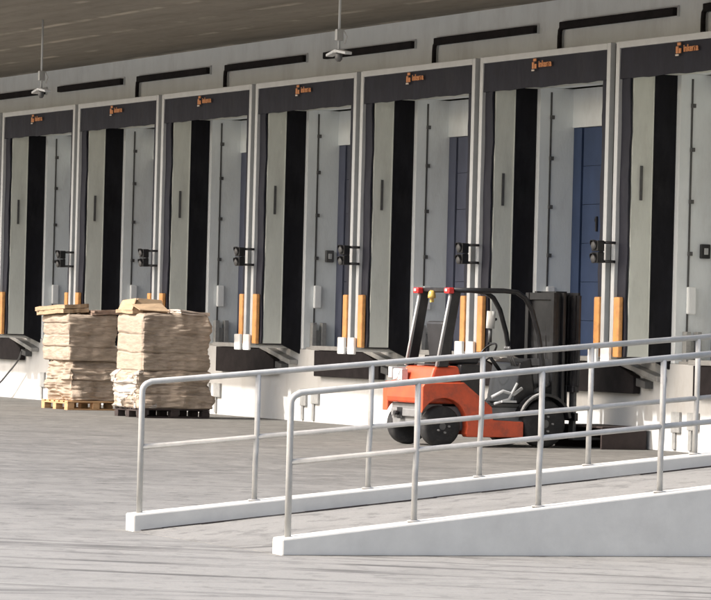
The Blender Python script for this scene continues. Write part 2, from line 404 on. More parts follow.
sh0 = make_shelter()
shelters = {}
for k in range(-1, 7):
    o = sh0 if k == -1 else copy_tree(sh0)
    o.location = (k*P, 0, 0); o['label'] = SH_LABEL[k]; shelters[k] = o

# ------------------------------------------------------------------ dock levellers below the openings
def make_leveler():
    t = empty('dock_leveler', (0, 0, 0), 'x', 'dock leveler', 'dock levelers below the shelters')
    y0, y1 = WALL-.16, WALL-.015
    z0 = .70
    f = MB(); f.prism([(1.05, y0+.03, z0), (3.22, y0+.03, z0), (3.22, y0+.03, .92), (2.72, y0+.03, 1.085), (1.05, y0+.03, 1.085)], (0, y1-y0-.04, 0))
    f.build('front_plate', 'pit', t, bevel=.01)
    d = MB(); d.prism([(.98, y0, 1.09), (2.72, y0, 1.09), (3.85, y0, .86), (3.85, y0, .93), (2.74, y0, 1.155), (.98, y0, 1.155)], (0, y1-y0, 0))
    d.build('lip', 'grey', t, bevel=.008)
    dk = MB(); dk.box((OPL+.12, WALL-.013, OPB+.0), (OPR-.05, DOORP+.02, OPB+.028)); dk.build('deck', 'grey', t)
    fl = MB(); fl.prism([(3.30, y0+.02, .80), (3.52, y0+.02, .77), (3.52, y0+.02, .86), (3.30, y0+.02, .90)], (0, y1-y0-.02, 0)); fl.build('hinge_bracket', 'dkgrey', t, bevel=.006)
    for x0, x1, za, zb in ((.42, .62, .24, .50), (.80, 1.05, .28, .50)):
        s = MB(); s.box((x0, WALL-.05, za), (x1, WALL-.014, zb)); s.box((x0+.02, WALL-.04, .03), (x0+.09, WALL-.014, za-.002)); s.build('grey_box', 'grey', t, bevel=.006)  # grey box with a thin stem below, flat on the base wall
    return t
LV_LABEL = {
 -1: 'black fronted dock leveler with the loose hose, cut by the left picture edge',
 0: 'black fronted dock leveler hidden behind the left cardboard stack',
 1: 'black fronted dock leveler half hidden behind the right cardboard stack',
 2: 'black fronted dock leveler right of the cardboard stacks, fully in view',
 3: 'black fronted dock leveler just left of the forklift',
 4: 'black fronted dock leveler behind the orange body of the forklift',
 5: 'black fronted dock leveler just right of the forklift mast',
 6: 'black fronted dock leveler at the right edge of the picture'}
lv0 = make_leveler()
for k in range(-1, 7):
    o = lv0 if k == -1 else copy_tree(lv0)
    o.location = (k*P, 0, 0); o['label'] = LV_LABEL[k]

# ------------------------------------------------------------------ signal lamps on the posts between docks
def make_signal():
    t = empty('signal_lamp', (0, 0, 0), 'x', 'signal lamp', 'black signal lamps between the docks')
    b = MB(); b.box((-.08, -.25, 2.33), (.08, -.15, 2.465)); b.box((-.08, -.25, 2.475), (.08, -.15, 2.61)); b.box((-.05,-.16,2.455),(.05,-.14,2.475)); b.build('housing', 'fblack', t, bevel=.02)
    for z in (2.383, 2.548):
        l = MB(); l.lathe((0, -.25, z), (0, -1, 0), [(.055, 0), (.058, .012), (.045, .028), (.01, .036)], 18); l.build('lens', 'dkgrey', t)
        h = MB(); n = 10; ra, rb = [], []
        for i in range(n+1):
            a = math.pi*i/n; ra.append((math.cos(a)*.07, -.251, z+math.sin(a)*.07)); rb.append((math.cos(a)*.07, -.30+.03*(1-math.sin(a)), z+math.sin(a)*.07))
        va, vb = h.verts(ra), h.verts(rb); vc = h.verts([(x*.9, y, z+(q-z)*.9) for x, y, q in ra]); vd = h.verts([(x*.9, y, z+(q-z)*.9) for x, y, q in rb])
        for i in range(n):
            for p, q in ((va,vb),(vd,vc),(vb,vd)): h.bm.faces.new([p[i], q[i], q[i+1], p[i+1]])
        h.build('hood', 'fblack', t)
    for z in (2.35, 2.585):
        ar = MB(); ar.tube([(.03, -.16, z), (.10, -.10, z), (.12, -.055, z), (.12, -.022, z)], .018, 8)
        ar.build('bracket_arm', 'fblack', t)
    return t
SG_LABEL = {
 0: 'black signal lamp on the post above the left cardboard stack',
 1: 'black signal lamp on the post above the right cardboard stack',
 2: 'black signal lamp on the first post right of the cardboard stacks',
 3: 'black signal lamp on the first post left of the forklift',
 4: 'black signal lamp on the post right above the forklift',
 5: 'black signal lamp on the post right of the blue door'}
sg0 = make_signal()
for k in range(0, 6):
    o = sg0 if k == 0 else copy_tree(sg0)
    o.location = (k*P+(3.46 if k < 2 else 3.58), 0, 0); o['label'] = SG_LABEL[k]

# loose hose at the leftmost leveller
pts = []
for i in range(25):
    u = i/24; pts.append((-.12-1.35*u-.1*math.sin(u*3), .50-.12*u, .86-.80*u**.62+.04*math.sin(u*9)*u))
hs = MB(); hs.tube(pts, .016, 8)
tag(hs.build('hose', 'dkgrey', origin=(-.8, .4, 0), loc=(-.8, .4, 0)), 'thin dark hose hanging from the leftmost dock leveler across the white base wall', 'hose')

# ------------------------------------------------------------------ hanging lamps
def make_lamp():
    t = empty('pendant_lamp', (0, 0, 0), 'x', 'lamp', 'lamps hanging from the canopy')
    r = MB(); r.tube([(0, 0, .06), (0, 0, 1.5)], .017, 8); r.build('rod', 'lamp', t)
    j = MB(); j.box((-.03, -.045, .20), (.03, .045, .34)); j.tube([(.02, .05, .33), (.05, .08, .25), (.03, .06, .16)], .01, 6); j.build('junction_box', 'grey', t, bevel=.01)
    hd = MB()
    for s in (-1, 1):
        hd.prism([(.04*s, -.06, .05), (.04*s, .06, .05), (.27*s, .05, .015), (.27*s, -.05, .015)], (0, 0, .035))
    hd.box((-.039, -.06, .05), (.039, .06, .09)); hd.build('reflector', 'lamp', t, bevel=.008)
    s_ = MB(); s_.lathe((0, 0, .052), (0, 0, -1), [(.03, 0), (.045, .02), (.045, .08), (.02, .11)], 16); s_.build('lamp_holder', 'dkgrey', t)
    return t
lp = make_lamp()
lp['label'] = 'smaller lamp hanging on a thin rod from the ceiling, above the farthest docks'
LP2 = copy_tree(lp); LP2['label'] = 'larger lamp hanging on a pale rod from the ceiling, near the middle docks'
LAMPS = [(10.7, -3.5), (0, 0)]

# ------------------------------------------------------------------ pallets and cardboard
def make_pallet(name, m, sx, sy, loc, label):
    t = empty(name, loc, label, 'pallet')
    d = MB()
    for i in range(6):
        x = -sx/2 + (sx-.13)*i/5; d.box((x, -sy/2, .122), (x+.13, sy/2, .144))
    for y in (-sy/2, -.06, sy/2-.12): d.box((-sx/2, y, .098), (sx/2, y+.12, .120))
    d.build('deck', m, t, bevel=.004)
    for x in (-sx/2, -.07, sx/2-.14):
        for y in (-sy/2, -.06, sy/2-.12):
            b = MB(); b.box((x, y, .022), (x+.14, y+.12, .097)); b.build('block', m, t, bevel=.005)
    s = MB()
    for x in (-sx/2, -.07, sx/2-.14): s.box((x, -sy/2, 0), (x+.14, sy/2, .021))
    s.build('runner', m, t, bevel=.004)
    return t

def bale(name, m, box, label, group, layers, jit, wav, seed, thick=(.02, .09), lean=(0, 0), straps=True, gap=.004, bulge=0.0, per=5, boff=.02):
    x0, x1, y0, y1, z0, z1 = box
    rnd = random.Random(seed); o = ((x0+x1)/2, (y0+y1)/2, z0)
    zs = [rnd.uniform(*thick) for _ in range(layers)]; sc = (z1-z0)/sum(zs); zs = [q*sc for q in zs]
    t = empty(name, o, label, 'cardboard', group)
    for mi, mm in enumerate(m):
        z = z0; mb = MB(); used = False
        rnd2 = random.Random(seed+5)
        bund = [(rnd2.uniform(-1, 1), rnd2.uniform(-1, 1), rnd2.uniform(-.02, .02)) for _ in range(layers)]
        for i, h in enumerate(zs):
            bq = bund[i//per]
            pick = rnd2.randrange(len(m)) if len(m) > 1 else 0
            dx, dy = rnd2.uniform(-jit, jit)*.35 + bq[0]*boff, rnd2.uniform(-jit, jit)*.35 + bq[1]*boff
            u = (z-z0)/(z1-z0); bl = bulge*math.sin(u*math.pi)
            lx, ly = lean[0]*u, lean[1]*u; rt = bq[2] + rnd2.uniform(-.01, .01)*jit/.03
            ins = rnd2.uniform(-.02, .045)*jit/.03
            if pick == mi:
                mb.slab(x0+dx+lx+ins-bl, x1+dx+lx-ins+bl, y0+dy+ly+ins-bl, y1+dy+ly-ins+bl, z, h-gap, jit*.5, wav*(1 if i < layers-1 else .6), seed*31+i, rt, 9); used = True
            z += h
        if used: mb.build('sheets', mm, t, origin=o)
        else: mb.bm.free()
    if straps:
        s = MB(); e = jit*1.6+bulge*.5
        for y in (y0+.3*(y1-y0), y0+.7*(y1-y0)):
            s.tube([(x1+lean[0]+e, y, z0+.03), (x1+lean[0]+e*.8, y+.01, (z0+z1)/2), (x1+lean[0]+e*.6, y, z1)], .006, 6)
        s.build('strap', 'card2', t, origin=o)
    return t

GB = 'bales of flattened cardboard on the pallets'
def block(m, box, label, seed, ridge, lump, bands, boff, lean=(0, 0), rz=0.0, flatleft=.45, film=False):
    """a strapped block of flattened cardboard: rounded box whose sides are folded, crushed and set back in bands"""
    x0, x1, y0, y1, z0, z1 = box; o = ((x0+x1)/2, (y0+y1)/2, z0)
    t = empty('cardboard_bale', o, label, 'cardboard', GB)
    hx, hy, H = (x1-x0)/2, (y1-y0)/2, z1-z0; rc = .05
    per = []; nseg = 34
    for cx, cy, a0 in ((hx-rc, -hy+rc, -90), (hx-rc, hy-rc, 0), (-hx+rc, hy-rc, 90), (-hx+rc, -hy+rc, 180)):
        for k in range(5):
            a = math.radians(a0+90*k/4); per.append((cx+rc*math.cos(a), cy+rc*math.sin(a), math.cos(a), math.sin(a)))
    full = []
    for q, w in zip(per, per[1:]+per[:1]):
        d = math.hypot(w[0]-q[0], w[1]-q[1]); n = max(1, int(d/.03))
        for k in range(n):
            u = k/n; nx, ny = q[2]+(w[2]-q[2])*u, q[3]+(w[3]-q[3])*u
            full.append((q[0]+(w[0]-q[0])*u, q[1]+(w[1]-q[1])*u, nx, ny))
    rnd = random.Random(seed)
    cuts = sorted([0]+[min(.94, max(.06, (i+1)/bands+rnd.uniform(-.06, .06))) for i in range(bands-1)]+[1])
    offs = [(rnd.uniform(-boff, boff), rnd.uniform(-boff, boff), rnd.uniform(-boff, boff*.3)) for _ in range(bands)]
    rows = int(H/.017); mb = MB(); rings = []; V = {}
    for r in range(rows+1):
        u = r/rows; z = H*u; b = max(i for i in range(bands) if cuts[i] <= u or i == 0)
        e = min(abs(u-c) for c in cuts[1:-1])*H if bands > 1 else 1
        groove = -.034*max(0, 1-e/.022)
        ring = []
        for k, (x, y, nx, ny) in enumerate(full):
            p = Vector((x+o[0], y+o[1], z+z0))
            fl = flatleft if ny < -.6 else 1
            rd = ridge*fl*(mnoise.noise(Vector((p.x*2.3, p.y*2.3, p.z*17+seed)))+.6*mnoise.noise(Vector((p.x*6, p.y*6, p.z*34+seed*2))))
            lm = lump*fl*1.5*mnoise.noise(Vector((p.x*2.6+seed, p.y*2.6, p.z*3.0)))+lump*.5*fl*mnoise.noise(Vector((p.x*8+seed, p.y*8, p.z*9)))
            d = rd+lm+groove*(.5+.8*mnoise.noise(Vector((p.x*4, p.y*4, seed))))+offs[b][2]
            if r in (0, rows): d -= .02
            if u > .88: d -= .06*((u-.88)/.12)**2
            sag = .02*mnoise.noise(Vector((p.x*3, p.y*3, z*2+seed)))*(1 if 0 < r else .3)
            ring.append((x+nx*d+offs[b][0]+lean[0]*u, y+ny*d+offs[b][1]+lean[1]*u, z+sag))
        rings.append(ring)
    vs = [mb.verts(q) for q in rings]; n = len(full)
    for a, b in zip(vs, vs[1:]):
        for k in range(n): mb.bm.faces.new([a[k], a[(k+1) % n], b[(k+1) % n], b[k]])
    # top and bottom: shrinking rings
    for src, dz in ((rings[-1], 1), (rings[0], 0)):
        prev = vs[-1] if dz else vs[0]; cx = sum(q[0] for q in src)/n; cy = sum(q[1] for q in src)/n
        for sfac in (.85, .6, .35, .12):
            ring = [(cx+(q[0]-cx)*sfac, cy+(q[1]-cy)*sfac, q[2]+(.03*mnoise.noise(Vector((q[0]*4*sfac, q[1]*4*sfac, seed))) if dz else 0)) for q in src]
            cur = mb.verts(ring)
            for k in range(n): mb.bm.faces.new([prev[k], prev[(k+1) % n], cur[(k+1) % n], cur[k]])
            prev = cur
        mb.bm.faces.new(prev)
    ob = mb.build('sheets', m, t)
    if film:
        f = MB(); idx = [k for k in range(n) if full[k][3] < -.5 or (full[k][2] > .5 and full[k][1] < -hy+.30)]
        grid = {}
        for r in range(0, rows+1):
            for k in idx:
                q = rings[r][k]; d = .012+.02*abs(mnoise.noise(Vector((q[0]*7, q[1]*7, q[2]*5+3))))
                grid[(r, k)] = f.bm.verts.new((q[0]+full[k][2]*d, q[1]+full[k][3]*d, q[2]))
        for r in range(rows):
            for k in idx:
                k2 = (k+1) % n
                if (r, k2) in grid:
                    q = rings[r][k]
                    if mnoise.noise(Vector((q[0]*4+q[1]*3, q[2]*5, 7.7)))+.25*mnoise.noise(Vector((q[0]*14, q[2]*14, q[1]*14))) > -.02:
                        f.bm.faces.new([grid[(r, k)], grid[(r, k2)], grid[(r+1, k2)], grid[(r+1, k)]])
        bmesh.ops.delete(f.bm, geom=[v for v in f.bm.verts if not v.link_faces], context='VERTS')
        fo = f.build('plastic_film', 'film', t); fo.modifiers.new('thick', 'SOLIDIFY').thickness = .003
    t.rotation_euler.z = rz
    return t
# left stack
make_pallet('wooden_pallet', 'wood', 1.15, 1.0, (5.95, -.74, 0), 'light wooden pallet under the left cardboard stack')
block('card', (5.47, 6.46, -1.18, -.32, .146, .80), 'crushed lower cardboard bale on the left pallet', 11, .034, .085, 4, .05, (-.05, 0), .03, .9)
block('card', (5.20, 6.42, -1.18, -.30, .79, 1.54), 'upper cardboard bale of the left stack, overhanging the crushed one', 23, .022, .045, 4, .03, (-.03, 0), -.02, .5)
# right stack
make_pallet('wooden_pallet', 'wooddk', 1.0, 1.15, (9.88, -1.03, 0), 'dark wooden pallet under the right cardboard stack')
block('card', (9.40, 10.38, -1.66, -.42, .146, .72), 'crumpled lower cardboard bale on the right pallet, partly wrapped in film', 37, .032, .07, 3, .03, (0, .02), 0, .8, True)
block('card', (9.36, 10.34, -1.60, -.46, .71, 1.58), 'upper cardboard bale of the right stack with a smooth pale sunlit side', 41, .024, .04, 3, .016, (0, 0), .02, .15)

def carton(name, m, box, label, rot, tilt, seed, group=None, n=2):
    x0, x1, y0, y1, z0, z1 = box; c = ((x0+x1)/2, (y0+y1)/2, z0)
    b = MB(); h = (z1-z0)/n
    for i in range(n): b.slab(x0, x1, y0, y1, z0+i*h, h-.006, .012, .008, seed+i, random.Random(seed+i).uniform(-.04, .04), 8)
    o = b.build(name, m, origin=c, loc=c); o.rotation_euler = (tilt[0], tilt[1], rot)
    return tag(o, label, 'carton', group)
GC = 'loose cartons lying on the cardboard stacks'
carton('flat_carton', 'tan', (5.16, 6.24, -1.26, -.82, 1.54, 1.68), 'flat tan carton on the sunny end of the left stack', .05, (.02, -.05), 51, GC)
carton('flat_carton', 'card3', (5.5, 6.4, -.74, -.25, 1.54, 1.62), 'dark flattened carton on the shaded end of the left stack', -.1, (.03, 0), 61, GC)
# folded open carton on the right stack
def open_carton():
    o = (9.7, -1.32, 1.575)
    t = empty('open_carton', o, 'torn open tan carton with raised flaps on top of the right stack', 'carton', GC)
    b = MB(); b.slab(9.38, 10.05, -1.62, -1.05, 1.575, .05, .02, .012, 71, .04, 8)
    for pts in ([(9.40,-1.60,1.62),(9.98,-1.62,1.62),(9.97,-1.55,1.80),(9.38,-1.52,1.77)], [(9.98,-1.60,1.62),(10.02,-1.1,1.62),(9.93,-1.12,1.78),(9.92,-1.5,1.80)],
                [(9.40,-1.58,1.62),(9.42,-1.1,1.62),(9.48,-1.12,1.76),(9.44,-1.5,1.78)]):
        b.prism(pts, (.012, .012, .004))
    b.build('tray', 'tan', t, origin=o)
    f = MB(); f.prism([(9.98,-1.62,1.70),(10.22,-1.58,1.62),(10.30,-1.12,1.60),(10.02,-1.15,1.72)], (0, 0, .012)); f.build('flap', 'tan', t, origin=o)
open_carton()
carton('flat_carton', 'card2', (9.5, 10.3, -1.0, -.5, 1.58, 1.64), 'pale flattened carton lying toward the back of the right stack', .12, (-.06, .03), 81, GC)

# ------------------------------------------------------------------ forklift
def make_forklift():
    O = (20.55, -1.30, 0)
    t = empty('forklift', O, 'orange and black forklift truck parked facing the loading docks', 'forklift')
    L = lambda y: y + 0       # world coordinates below, shifted by origin
    XN, XF = 21.10, 20.00     # near and far side
    def part(mb, name, m, par=t, bevel=0): return mb.build(name, m, par, bevel=bevel, origin=O)
    # counterweight: rounded rear block with wheel-arch cut-outs in its side profile
    def side_profile():
        pts = [(-2.36, .52), (-2.36, .74), (-2.33, .785), (-1.78, .80), (-1.38, .50), (-1.36, .34), (-.93, .32), (-.93, .125), (-1.72, .125)]
        cx, cz, r = -2.06, .27, .335
        for i in range(0, 13):
            a = math.radians(-18 + (172)*i/12)
            pts.append((cx + r*math.cos(a), cz + r*math.sin(a)))
        return pts
    pr = [p for p in side_profile()]
    for xa, xb in ((XN-.14, XN), (XF, XF+.14)):
        s = MB(); s.prism([(xa, y, z) for y, z in pr], (xb-xa, 0, 0)); part(s, 'side_panel', 'forange', bevel=.012)
    cw = MB(); cw.prism([(XF+.142, -2.36, .53), (XF+.142, -2.38, .60), (XF+.142, -2.37, .76), (XF+.142, -2.32, .80), (XF+.142, -1.72, .80), (XF+.142, -1.72, .53)], (XN-XF-.284, 0, 0)); part(cw, 'counterweight', 'forange', bevel=.025)
    gr = MB(); gr.box((XF+.17, -2.372, .64), (XN-.40, -2.30, .70)); part(gr, 'counterweight_slot', 'fblack')
    hd = MB(); hd.prism([(XF+.18, -2.20, .805), (XF+.18, -2.14, .985), (XF+.18, -1.80, 1.0), (XF+.18, -1.74, .805)], (XN-XF-.30, 0, 0)); part(hd, 'hood', 'forange', bevel=.03)
    lid = MB(); lid.box((XF+.26, -2.06, 1.003), (XN-.2, -1.88, 1.02)); part(lid, 'hood_lid', 'fblack', bevel=.006)
    pl = MB(); pl.box((XF+.06, -2.32, .83), (XF+.16, -1.9, .97)); pl.box((XF+.161,-2.30,.806),(XF+.40,-2.21,.95)); plo = part(pl, 'decal_plate', 'fgrey2', bevel=.008)
    tx = text_mesh('decal_lettering', 'LX', .15, 'whitep', plo, XF+.175-O[0], -2.305-O[1], .825, bold=.006)
    ch = MB(); ch.box((XF+.15, -2.30, .24), (XN-.15, -2.0, .525)); ch.box((XF+.16,-1.98,.2),(XN-.16,-.3,.50)); ch.box((XF+.2, -2.34, .36), (XN-.2, -2.302, .46)); part(ch, 'chassis', 'fgrey', bevel=.012)
    tb = MB(); tb.tube([(20.45, -2.36, .40), (20.45, -2.42, .40)], .03, 10); tb.box((20.38, -2.345, .33), (20.52, -2.34, .47)); part(tb, 'tow_pin', 'fblack')
    fl = MB(); fl.box((XF+.15, -1.70, .505), (XN-.15, -.55, .54)); fl.box((XN-.139, -1.36, .323), (XN-.01, -.95, .335)); part(fl, 'floor_plate', 'dkgrey')
    for xa, xb in ((XN-.17, XN+.01), (XF-.01, XF+.17)):   # front fenders, arched over the wheels
        fd = MB()
        ao = []; ai = []
        for i in range(13):
            a = math.radians(12+150*i/12); ao.append((xa, -.62+.38*math.cos(a), .30+.38*math.sin(a))); ai.append((xa, -.62+.345*math.cos(a), .30+.345*math.sin(a)))
        fd.prism(ao + ai[::-1], (xb-xa, 0, 0)); part(fd, 'fender', 'fblack')
    fe = MB(); ao = []
    for i in range(9):
        a = math.radians(95+65*i/8); ao.append((XN+.012, -.62+.385*math.cos(a), .30+.385*math.sin(a)))
    fe.tube(ao, .016, 8); part(fe, 'fender_highlight', 'fgrey2')  # pale curve added as the sunlit rim of the black fender
    def wheel(cx, cy, r, wd, side):
        w = MB(); w.lathe((cx-wd/2, cy, r), (1, 0, 0), [(r*.62, .0), (r*.9, .0), (r*.985, wd*.12), (r, wd*.3), (r, wd*.7), (r*.985, wd*.88), (r*.9, wd), (r*.62, wd)], 32)
        wo = part(w, 'wheel', 'rubber')
        q = MB(); e = cx + side*(wd/2-.02)
        q.lathe((e-.03 if side > 0 else e+.03, cy, r), (side, 0, 0), [(r*.61, 0), (r*.58, .035), (r*.4, .02), (r*.25, .045), (r*.1, .055)], 24); q.build('rim', 'dkgrey', wo, origin=O)
        hb = MB()
        for i in range(5):
            a = 2*math.pi*i/5; hb.tube([(e+side*.02, cy+r*.32*math.cos(a), r+r*.32*math.sin(a)), (e+side*.05, cy+r*.32*math.cos(a), r+r*.32*math.sin(a))], .014, 6)
        hb.build('wheel_nut', 'fgrey', wo, origin=O)
    wheel(XN-.11, -2.06, .255, .18, 1); wheel(XF+.11, -2.06, .255, .18, -1)
    wheel(XN-.10, -.62, .30, .20, 1); wheel(XF+.10, -.62, .30, .20, -1)
    # overhead guard
    for x in (XN-.16, XF+.10):
        p = MB(); p.prism([(x, -2.10, .985), (x, -1.96, .985), (x, -1.80, 1.93), (x, -1.93, 1.93)], (.06, 0, 0)); po = part(p, 'guard_post', 'fblack', bevel=.012)
        e = MB(); e.tube([(x+.03, -2.112, .99), (x+.03, -1.942, 1.90)], .017, 8); e.build('post_highlight', 'fgrey2', po, origin=O)  # pale strip imitates sunlight catching the rear edge of the dark post
        l = MB(); l.box((x-.04, -2.0, 1.90), (x+.10, -1.92, 1.975)); l.build('tail_light', 'red', po, origin=O, bevel=.015)
        l = MB(); l.box((x+.01, -2.012, 1.925), (x+.07, -2.002, 1.96)); l.build('light_lens', 'pink', po, origin=O, bevel=.004)
    for x in (XN-.13, XF+.13):
        p = MB(); p.tube([(x, -1.90, 1.945), (x, -1.2, 1.955), (x, -1.0, 1.94), (x, -.88, 1.87), (x, -.78, 1.72), (x, -.68, 1.42), (x, -.62, 1.1), (x, -.58, .62)], .032, 10); part(p, 'guard_pillar', 'fblack')
    g_ = MB()
    for i in range(7):
        x = XF+.20 + (XN-XF-.40)*i/6; g_.box((x-.012, -1.86, 1.93), (x+.012, -1.06, 1.965))
    g_.box((XF+.14, -1.92, 1.925), (XN-.14, -1.87, 1.97)); g_.box((XF+.14, -1.05, 1.925), (XN-.14, -1.0, 1.965)); part(g_, 'guard_roof', 'fblack', bevel=.005)
    bc = MB(); bc.lathe((20.45, -1.93, 1.84), (0, 0, 1), [(.05, 0), (.05, .03), (.04, .08), (.02, .1)], 16); bc.box((20.43,-1.945,1.79),(20.47,-1.91,1.839)); part(bc, 'beacon', 'amber')
    wl = MB(); wl.tube([(XF+.16, -.93, 1.48), (XF+.16, -.92, 1.70)], .055, 14); part(wl, 'work_light', 'whitep')
    wb = MB(); wb.tube([(XF+.16, -.93, 1.30), (XF+.16, -.93, 1.478)], .025, 8); wb.tube([(XF+.16,-.92,1.58),(XF+.15,-.84,1.60)],.018,8); part(wb, 'light_stalk', 'dkgrey')
    # seat
    s = MB(); s.box((20.33, -1.88, 1.024), (20.80, -1.42, 1.12)); so = part(s, 'seat', 'seat', bevel=.03)
    s = MB(); s.prism([(20.34, -1.90, 1.10), (20.34, -1.78, 1.10), (20.34, -1.86, 1.56), (20.34, -1.95, 1.55)], (.45, 0, 0)); s.build('seat_back', 'seat', so, origin=O, bevel=.03)
    bx = MB(); bx.box((XF+.2, -1.73, .545), (XN-.2, -1.40, 1.02)); part(bx, 'battery_case', 'fblack', bevel=.015)
    dc = MB(); dc.prism([(XF+.18, -.98, .545), (XF+.18, -.90, 1.06), (XF+.18, -.74, 1.12), (XF+.18, -.66, .545)], (XN-XF-.36, 0, 0)); part(dc, 'dashboard', 'fblack', bevel=.02)
    st = MB(); st.tube([(20.5, -.92, .90), (20.5, -1.14, 1.16)], .025, 8)
    rim = [(20.5+.16*math.cos(a), -1.15+.10*math.sin(a), 1.17+.12*math.sin(a)) for a in [2*math.pi*i/20 for i in range(21)]]
    st.tube(rim, .014, 6, cap=False); st.tube([(20.35,-1.15,1.17),(20.65,-1.15,1.17)], .012, 6); part(st, 'steering_wheel', 'fblack')
    lv = MB()
    for i in range(3): lv.tube([(20.74+.05*i, -.92, 1.02), (20.75+.05*i, -1.02, 1.22)], .01, 6); lv.lathe((20.75+.05*i, -1.02, 1.22), (0, -.3, 1), [(.012, 0), (.022, .015), (.012, .04)], 10)
    part(lv, 'control_lever', 'fgrey')
    # pedals, hoses and the bright clutter behind the near front wheel
    cl = MB()
    cl.tube([(XN-.12, -1.33, .62), (XN-.10, -1.18, .70), (XN-.11, -1.02, .66), (XN-.12, -.9, .74)], .022, 8)
    cl.tube([(XN-.10, -1.30, .54), (XN-.09, -1.1, .60), (XN-.10, -.98, .80)], .018, 8)
    cl.box((XN-.13, -1.22, .56), (XN-.03, -1.02, .585)); part(cl, 'hydraulic_hose', 'fgrey2')
    # mast
    m = MB()
    for x in (20.18, 20.84):
        m.box((x, -.44, .10), (x+.08, -.40, 1.95)); m.box((x, -.30, .10), (x+.08, -.26, 1.95)); m.box((x+(.0 if x > 20.5 else .055), -.399, .10), (x+(.025 if x > 20.5 else .08), -.301, 1.95))
    for z in (.30, 1.02, 1.86): m.box((20.262, -.43, z), (20.838, -.39, z+.09))
    part(m, 'outer_mast', 'fblack', bevel=.004)
    m = MB()
    for x in (20.27, 20.77): m.box((x, -.36, .14), (x+.06, -.20, 1.97))
    m.box((20.331, -.30, 1.86), (20.769, -.24, 1.97)); m.box((20.331, -.30, .5), (20.769, -.26, .62)); part(m, 'inner_mast', 'fblack', bevel=.004)
    for x in (20.37, 20.73):
        c = MB(); c.tube([(x, -.34, .15), (x, -.34, 1.05)], .04, 12); co = part(c, 'lift_cylinder', 'fblack')
        c = MB(); c.tube([(x, -.34, 1.05), (x, -.34, 1.84)], .022, 10); c.build('piston_rod', 'fgrey', co, origin=O)
    c = MB(); c.tube([(20.46, -.38, .4), (20.45, -.385, 1.2), (20.48, -.37, 1.8), (20.52, -.33, 1.84), (20.54, -.30, 1.7), (20.53, -.29, .9)], .016, 8)
    c.tube([(20.64, -.38, .5), (20.65, -.385, 1.3), (20.62, -.37, 1.78), (20.60, -.33, 1.82)], .016, 8); part(c, 'mast_hose', 'rubber')
    c = MB(); c.box((20.265, -.392, .40), (20.835, -.384, 1.855)); c.box((20.33,-.19,1.3),(20.77,-.185,1.9)); part(c, 'mast_guard', 'fblack')
    ti = MB()
    for x in (XN-.26, XF+.26): ti.tube([(x, -.80, .62), (x, -.43, .80)], .03, 10)
    part(ti, 'tilt_cylinder', 'fgrey')
    ca = MB(); ca.box((20.05, -.17, .34), (21.05, -.12, .44)); ca.box((20.05, -.17, .70), (21.05, -.12, .78)); ca.box((20.25,-.195,.34),(20.33,-.172,.78)); ca.box((20.77,-.195,.34),(20.85,-.172,.78)); part(ca, 'carriage', 'fblack', bevel=.006)
    br = MB()
    for i in range(11):
        x = 20.06 + .955*i/10; br.box((x, -.16, .782), (x+.062, -.13, 1.92))
    br.box((20.06, -.16, 1.92), (21.045, -.13, 1.955)); br.box((20.06, -.162, 1.32), (21.045, -.161, 1.36)); part(br, 'load_backrest', 'fblack', bevel=.003)
    for x in (20.18, 20.80):
        f = MB(); f.prism([(x, -.118, .80), (x, -.075, .80), (x, -.075, .15), (x, .50, .115), (x, .50, .10), (x, -.118, .095)], (.12, 0, 0)); part(f, 'fork', 'dkgrey', bevel=.005)
    return t
make_forklift()

def pallet_load():
    o = (20.85, .28, 0)
    t = empty('dark_pallet', o, 'low dark brown boarded platform at the base of the white wall right of the forklift', 'platform')
    b = MB()
    for i in range(7): b.box((20.26+.178*i, -.02, .262), (20.26+.178*i+.165, .64, .285))
    b.build('deck', 'wooddk', t, bevel=.004, origin=o)
    s_ = MB(); s_.box((21.44, -.015, .0), (21.47, .635, .26)); s_.box((20.27, -.015, .0), (20.30, .635, .26)); s_.box((20.301, .60, 0), (21.439, .63, .26)); s_.build('side_board', 'wooddk', t, bevel=.004, origin=o)
pallet_load()

# ------------------------------------------------------------------ access ramp with kerbs
D = Vector((.128, .9918, 0)); Nn = Vector((.9918, -.128, 0))     # along the ramp, and toward the viewer
NS = Vector((40.0, -13.1, 0)); FS = Vector((37.55, -13.1, 0))
RL = 8.0; SL = .116
def rp(base, s, n=0, z=0): v = base + D*s + Nn*n; return (v.x, v.y, z)
ramp = empty('access_ramp', rp(FS, 0, 1.2, 0), 'low concrete access ramp with white kerbs rising to the right', 'ramp')
RO = tuple(ramp.location)
KW = .21
off = (NS - FS).dot(Nn)          # distance between the kerb faces
sh = (NS - FS).dot(D)            # shift of the near start along the ramp
for base, ks in ((NS, .119), (FS, .109)):
    m = MB(); pts = []
    n = 16
    top = [rp(base, RL*i/n, 0, (.105 if ks > .115 else .12)+ks*RL*i/n) for i in range(n+1)]
    m.prism([rp(base, 0, 0, -.05)] + [rp(base, RL, 0, -.05)] + top[::-1], tuple(-Nn*KW))
    m.build('kerb', 'kerb', ramp, bevel=.012, origin=RO)
